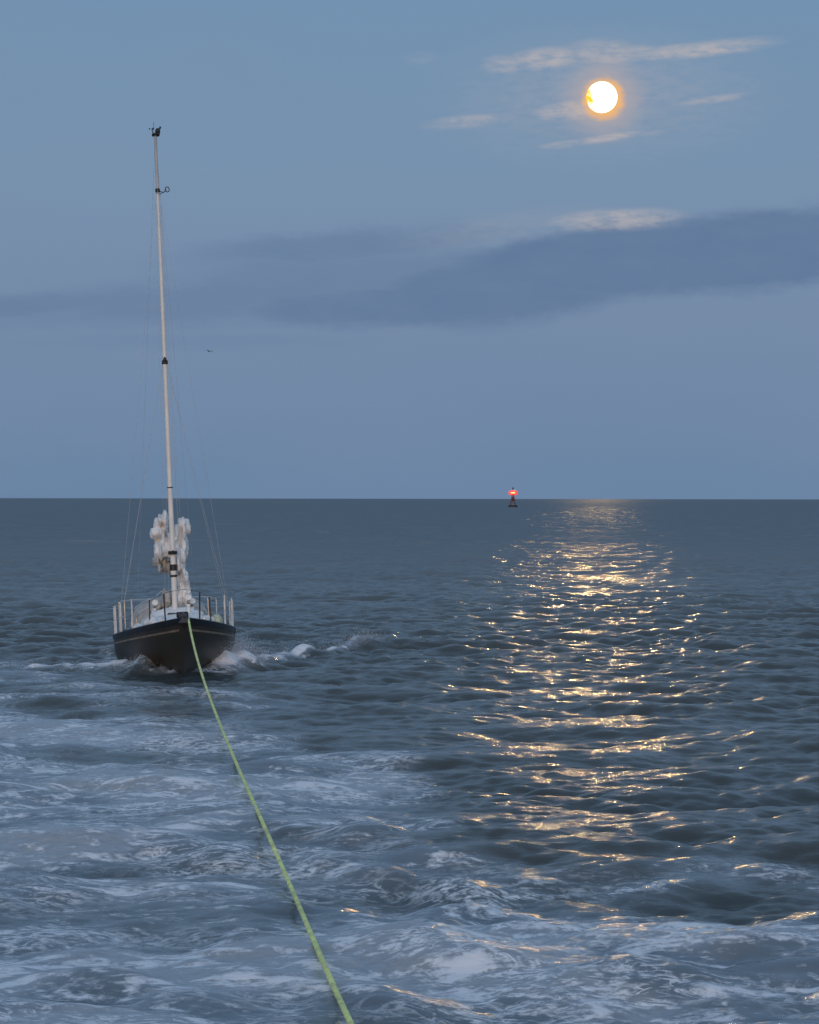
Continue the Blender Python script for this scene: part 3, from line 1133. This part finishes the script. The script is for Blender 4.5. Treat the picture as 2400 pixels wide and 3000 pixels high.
# pale bundle lashed on the port side deck
mb = MB()
rings = []
for i in range(11):
    t = i / 10
    r = .17 * math.sin(math.pi * (t * .92 + .04)) ** .45
    y = 0.55 - .9 * t
    rings.append([Vector(((1 + .12 * fbm(math.cos(a) * 2, y * 3, math.sin(a) * 2, 7)) * r * math.cos(a), y,
                          (1 + .12 * fbm(math.cos(a) * 2, y * 3, math.sin(a) * 2, 2)) * r * 1.25 * math.sin(a))) for a in np.linspace(0, math.tau, 17)[:-1]])
mb.loft(rings, True, True)
bag = mb.build('sail_bag', mat_cream)
bpy.context.view_layer.update()
bag.matrix_world = boat.matrix_world @ Matrix.Translation((-1.10, 0.2, deckz(0.2, 1.0) + .19))
tag(bag, 'pale yellowish bundle lying on the side deck of the sailboat beside the right hand rail', 'bundle')

# ------------------------------------------------------------------ tow rope
PIX = [(552, 1812), (562, 1860), (577, 1925), (600, 2000), (628, 2075), (660, 2150), (692, 2235), (724, 2326), (752, 2370),
       (775, 2414), (795, 2462), (812, 2505), (843, 2560), (864, 2618), (888, 2683), (924, 2771), (947, 2819), (969, 2875),
       (994, 2914), (1026, 2985), (1075, 3090)]


pv = np.array([p_[1] for p_ in PIX], float)
pu = np.polyval(np.polyfit((pv - 2400) / 600, [p_[0] for p_ in PIX], 4), (pv - 2400) / 600)
PIX = list(zip(pu, pv))


def rope_z(d):
    t = max(0.0, (d - 40.0) / 20.8)
    return 1.56 * t ** 1.35


path = []
for (u, v) in PIX:
    lo, hi = 5.0, 60.9
    for _ in range(50):
        d = (lo + hi) / 2
        if (v - 1460) / F * d > CAM_H - rope_z(d):
            hi = d
        else:
            lo = d
    path.append(Vector(((u - 1200) / F * d, d, rope_z(d))))
path[0] = Vector((-5.63, 60.85, path[0].z))
path += [Vector((0.35, 15.5, -0.10)), Vector((1.0, 11.0, -0.9))]


def catmull(P, n):
    out = []
    for i in range(len(P) - 1):
        a, b, c, d = P[max(i - 1, 0)], P[i], P[i + 1], P[min(i + 2, len(P) - 1)]
        for k in range(n):
            t = k / n
            out.append(0.5 * ((2 * b) + (c - a) * t + (2 * a - 5 * b + 4 * c - d) * t * t + (3 * b - a - 3 * c + d) * t ** 3))
    out.append(P[-1])
    return out


rp = catmull(path, 40)
ax_ = np.array([p.x for p in rp])
ay_ = np.array([p.y for p in rp])
hx = sea(ax_, ay_)[2]
hp = np.pad(hx, 30, mode='edge')
hm = np.max(np.stack([hp[i:i + len(hx)] for i in range(61)]), axis=0)
hs = np.convolve(np.pad(hm, 50, mode='edge'), np.ones(101) / 101, 'valid')
for i, p in enumerate(rp):
    k = max(0.0, 1 - p.z / 0.35)
    if p.z > -0.05:
        zn = p.z + (hs[i] + 0.035) * k
        dn = p.y * (CAM_H - zn) / (CAM_H - p.z)
        rp[i] = Vector((p.x * dn / p.y, dn, zn))
rope_mat = material('green_rope', (0.82, 0.88, 0.32), 0.8, var=0.0, color2=(0.48, 0.54, 0.26), scale=5.0)
mb = MB()
rings = []
acc = 0.0
for i, p in enumerate(rp):
    t = (rp[min(i + 1, len(rp) - 1)] - rp[max(i - 1, 0)]).normalized()
    if i:
        acc += (p - rp[i - 1]).length
    a = t.cross(Vector((0, 0, 1))).normalized()
    b = a.cross(t).normalized()
    ring = []
    for k in range(12):
        an = k * math.tau / 12
        r = 0.027 * (0.86 + 0.22 * abs(math.cos(1.5 * (an - acc * 9.0))))
        ring.append(p + a * math.cos(an) * r + b * math.sin(an) * r)
    rings.append(ring)
mb.loft(rings, True, True)
rope = mb.build('tow_rope', rope_mat)
tag(rope, 'yellow green tow rope running from the bow of the sailboat down through the foamy water', 'rope')

# ------------------------------------------------------------------ spray off the bow waves
mat_spray = material('spray_white', (0.80, 0.82, 0.86), 0.6, scale=3)
g_ = random.Random(4)
mb = MB()
pts_ = []
for (xa, ya, xb, yb, n, hh, sp) in ((-5.3, 63.4, -4.3, 66.6, 6000, .24, .34), (-4.3, 66.6, -2.0, 72.6, 900, .09, .18),
                                    (-1.9, 72.8, -1.0, 74.6, 900, .14, .22), (-6.5, 62.5, -7.5, 63.5, 500, .06, .20),
                                    (-7.6, 63.6, -11.5, 65.0, 300, .04, .20)):
    for _ in range(n):
        t = g_.random()
        pts_.append((xa + (xb - xa) * t + g_.gauss(0, sp), ya + (yb - ya) * t + g_.gauss(0, sp),
                     abs(g_.gauss(0, hh)), g_.uniform(.004, .012)))
px_ = np.array([p[0] for p in pts_])
py_ = np.array([p[1] for p in pts_])
ph_ = sea(px_, py_)[2]
for (x, y, z, r), h0 in zip(pts_, ph_):
    z += float(h0)
    mb.add([(x, y - r, z), (x - r, y + r, z - r * .6), (x + r, y + r, z - r * .6), (x, y, z + r * 1.3)],
           [(0, 1, 2), (0, 2, 3), (0, 3, 1), (1, 3, 2)])
spray = mb.build('spray', mat_spray, smooth=False)
tag(spray, 'white spray thrown up by the bow of the sailboat', 'spray', kind='stuff')

# ------------------------------------------------------------------ lit buoy on the horizon
BD = 1300.0
bp_ = W(1503, 1460, BD)
buoy = empty('navigation_buoy', (bp_.x, BD, 0))
tag(buoy, 'red lattice buoy with a bright red light standing on the horizon', 'buoy')
mat_red = material('buoy_red', (0.16, 0.02, 0.025), 0.5, scale=1.5)
mat_bd = material('buoy_dark', (0.02, 0.03, 0.035), 0.6, scale=1.5)
MB().tube([(0, 0, -.6), (0, 0, -.2), (0, 0, .9), (0, 0, 1.25)], [2.0, 2.5, 2.5, 2.2], 24).build('float', mat_bd, buoy)
for k in range(4):
    a = math.pi / 4 + k * math.pi / 2 + .2
    MB().tube([(1.9 * math.cos(a), 1.9 * math.sin(a), 1.2), (.55 * math.cos(a), .55 * math.sin(a), 6.6)], .11, 6).build('leg', mat_red, buoy)
mb = MB()
for z0, z1 in ((1.4, 3.2), (3.2, 5.0), (5.0, 6.5)):
    for k in range(4):
        a = math.pi / 4 + k * math.pi / 2 + .2
        b = a + math.pi / 2
        f = lambda z: 1.9 + (.55 - 1.9) * (z - 1.2) / 5.4
        mb.tube([(f(z0) * math.cos(a), f(z0) * math.sin(a), z0), (f(z1) * math.cos(b), f(z1) * math.sin(b), z1)], .06, 5)
        mb.tube([(f(z1) * math.cos(a), f(z1) * math.sin(a), z1), (f(z1) * math.cos(b), f(z1) * math.sin(b), z1)], .06, 5)
mb.build('bracing', mat_red, buoy)
MB().box(-.5, .5, -.5, .5, 3.4, 5.6, .05).build('day_board', mat_red, buoy)
MB().tube([(0, 0, 6.5), (0, 0, 6.62)], 1.2, 16).build('platform', mat_red, buoy)
glow_red = material('lamp_glow', (0.5, 0.02, 0.02), 0.3, emit=(1.0, 0.07, 0.045), estr=1.15)
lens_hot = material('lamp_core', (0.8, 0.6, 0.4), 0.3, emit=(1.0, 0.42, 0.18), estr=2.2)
lan = MB().tube([(0, 0, 6.62), (0, 0, 6.9), (0, 0, 7.55), (0, 0, 7.551)], [1.4, 2.1, 2.5, .8], 16).build('lantern_glow', glow_red, buoy)  # lantern widened and glowing all over to stand for the lamp's bloom
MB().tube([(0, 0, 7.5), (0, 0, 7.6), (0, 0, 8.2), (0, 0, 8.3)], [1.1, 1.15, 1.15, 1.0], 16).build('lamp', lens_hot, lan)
MB().tube([(0, 0, 8.3), (0, 0, 8.35), (0, 0, 9.0), (0, 0, 9.3)], [.8, 2.5, 1.9, .7], 16).build('glow_cap', glow_red, lan)  # upper half of the bloom, shaped as a glowing cap
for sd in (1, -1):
    MB().tube([(sd * 1.75, 0, 7.552), (sd * 1.85, 0, 8.345)], [.55, .55], 10).build('glow_side', glow_red, lan)  # glowing pieces added beside the lamp to fill out its bloom
mb = MB()
mb.tube([(0, 0, 9.25), (0, 0, 11.0)], .09, 6)
mb.box(-.45, .45, -.05, .05, 9.9, 10.7, 0)
mb.box(-.05, .05, -.45, .45, 9.9, 10.7, 0)
mb.build('top_mark', mat_bd, buoy)

# ------------------------------------------------------------------ gull
gp = W(612, 1029, 380.0)
gull = MB()
gull.ball((0, 0, 0), .11, 8, 6, (2.2, 1, .9))
for sd in (1, -1):
    P = [(.12, sd * .05, .03), (-.12, sd * .05, .03), (-.10, sd * .38, .16), (.08, sd * .38, .17), (-.14, sd * .75, .02), (-.06, sd * .75, .03)]
    gull.add(P, [(0, 1, 2, 3), (3, 2, 4, 5)])
    gull.add([(x, y, z - .025) for x, y, z in P], [(0, 3, 2, 1), (3, 5, 4, 2)])
gull.add([(-.2, -.03, .02), (-.2, .03, .02), (-.38, .07, .02), (-.38, -.07, .02)], [(0, 1, 2, 3)])
g = gull.build('gull', material('gull_dark', (0.04, 0.05, 0.06), 0.8))
g.location = gp
g.rotation_euler = (math.radians(12), math.radians(-6), math.radians(62))
tag(g, 'small dark gull flying in the sky to the right of the mast', 'bird')
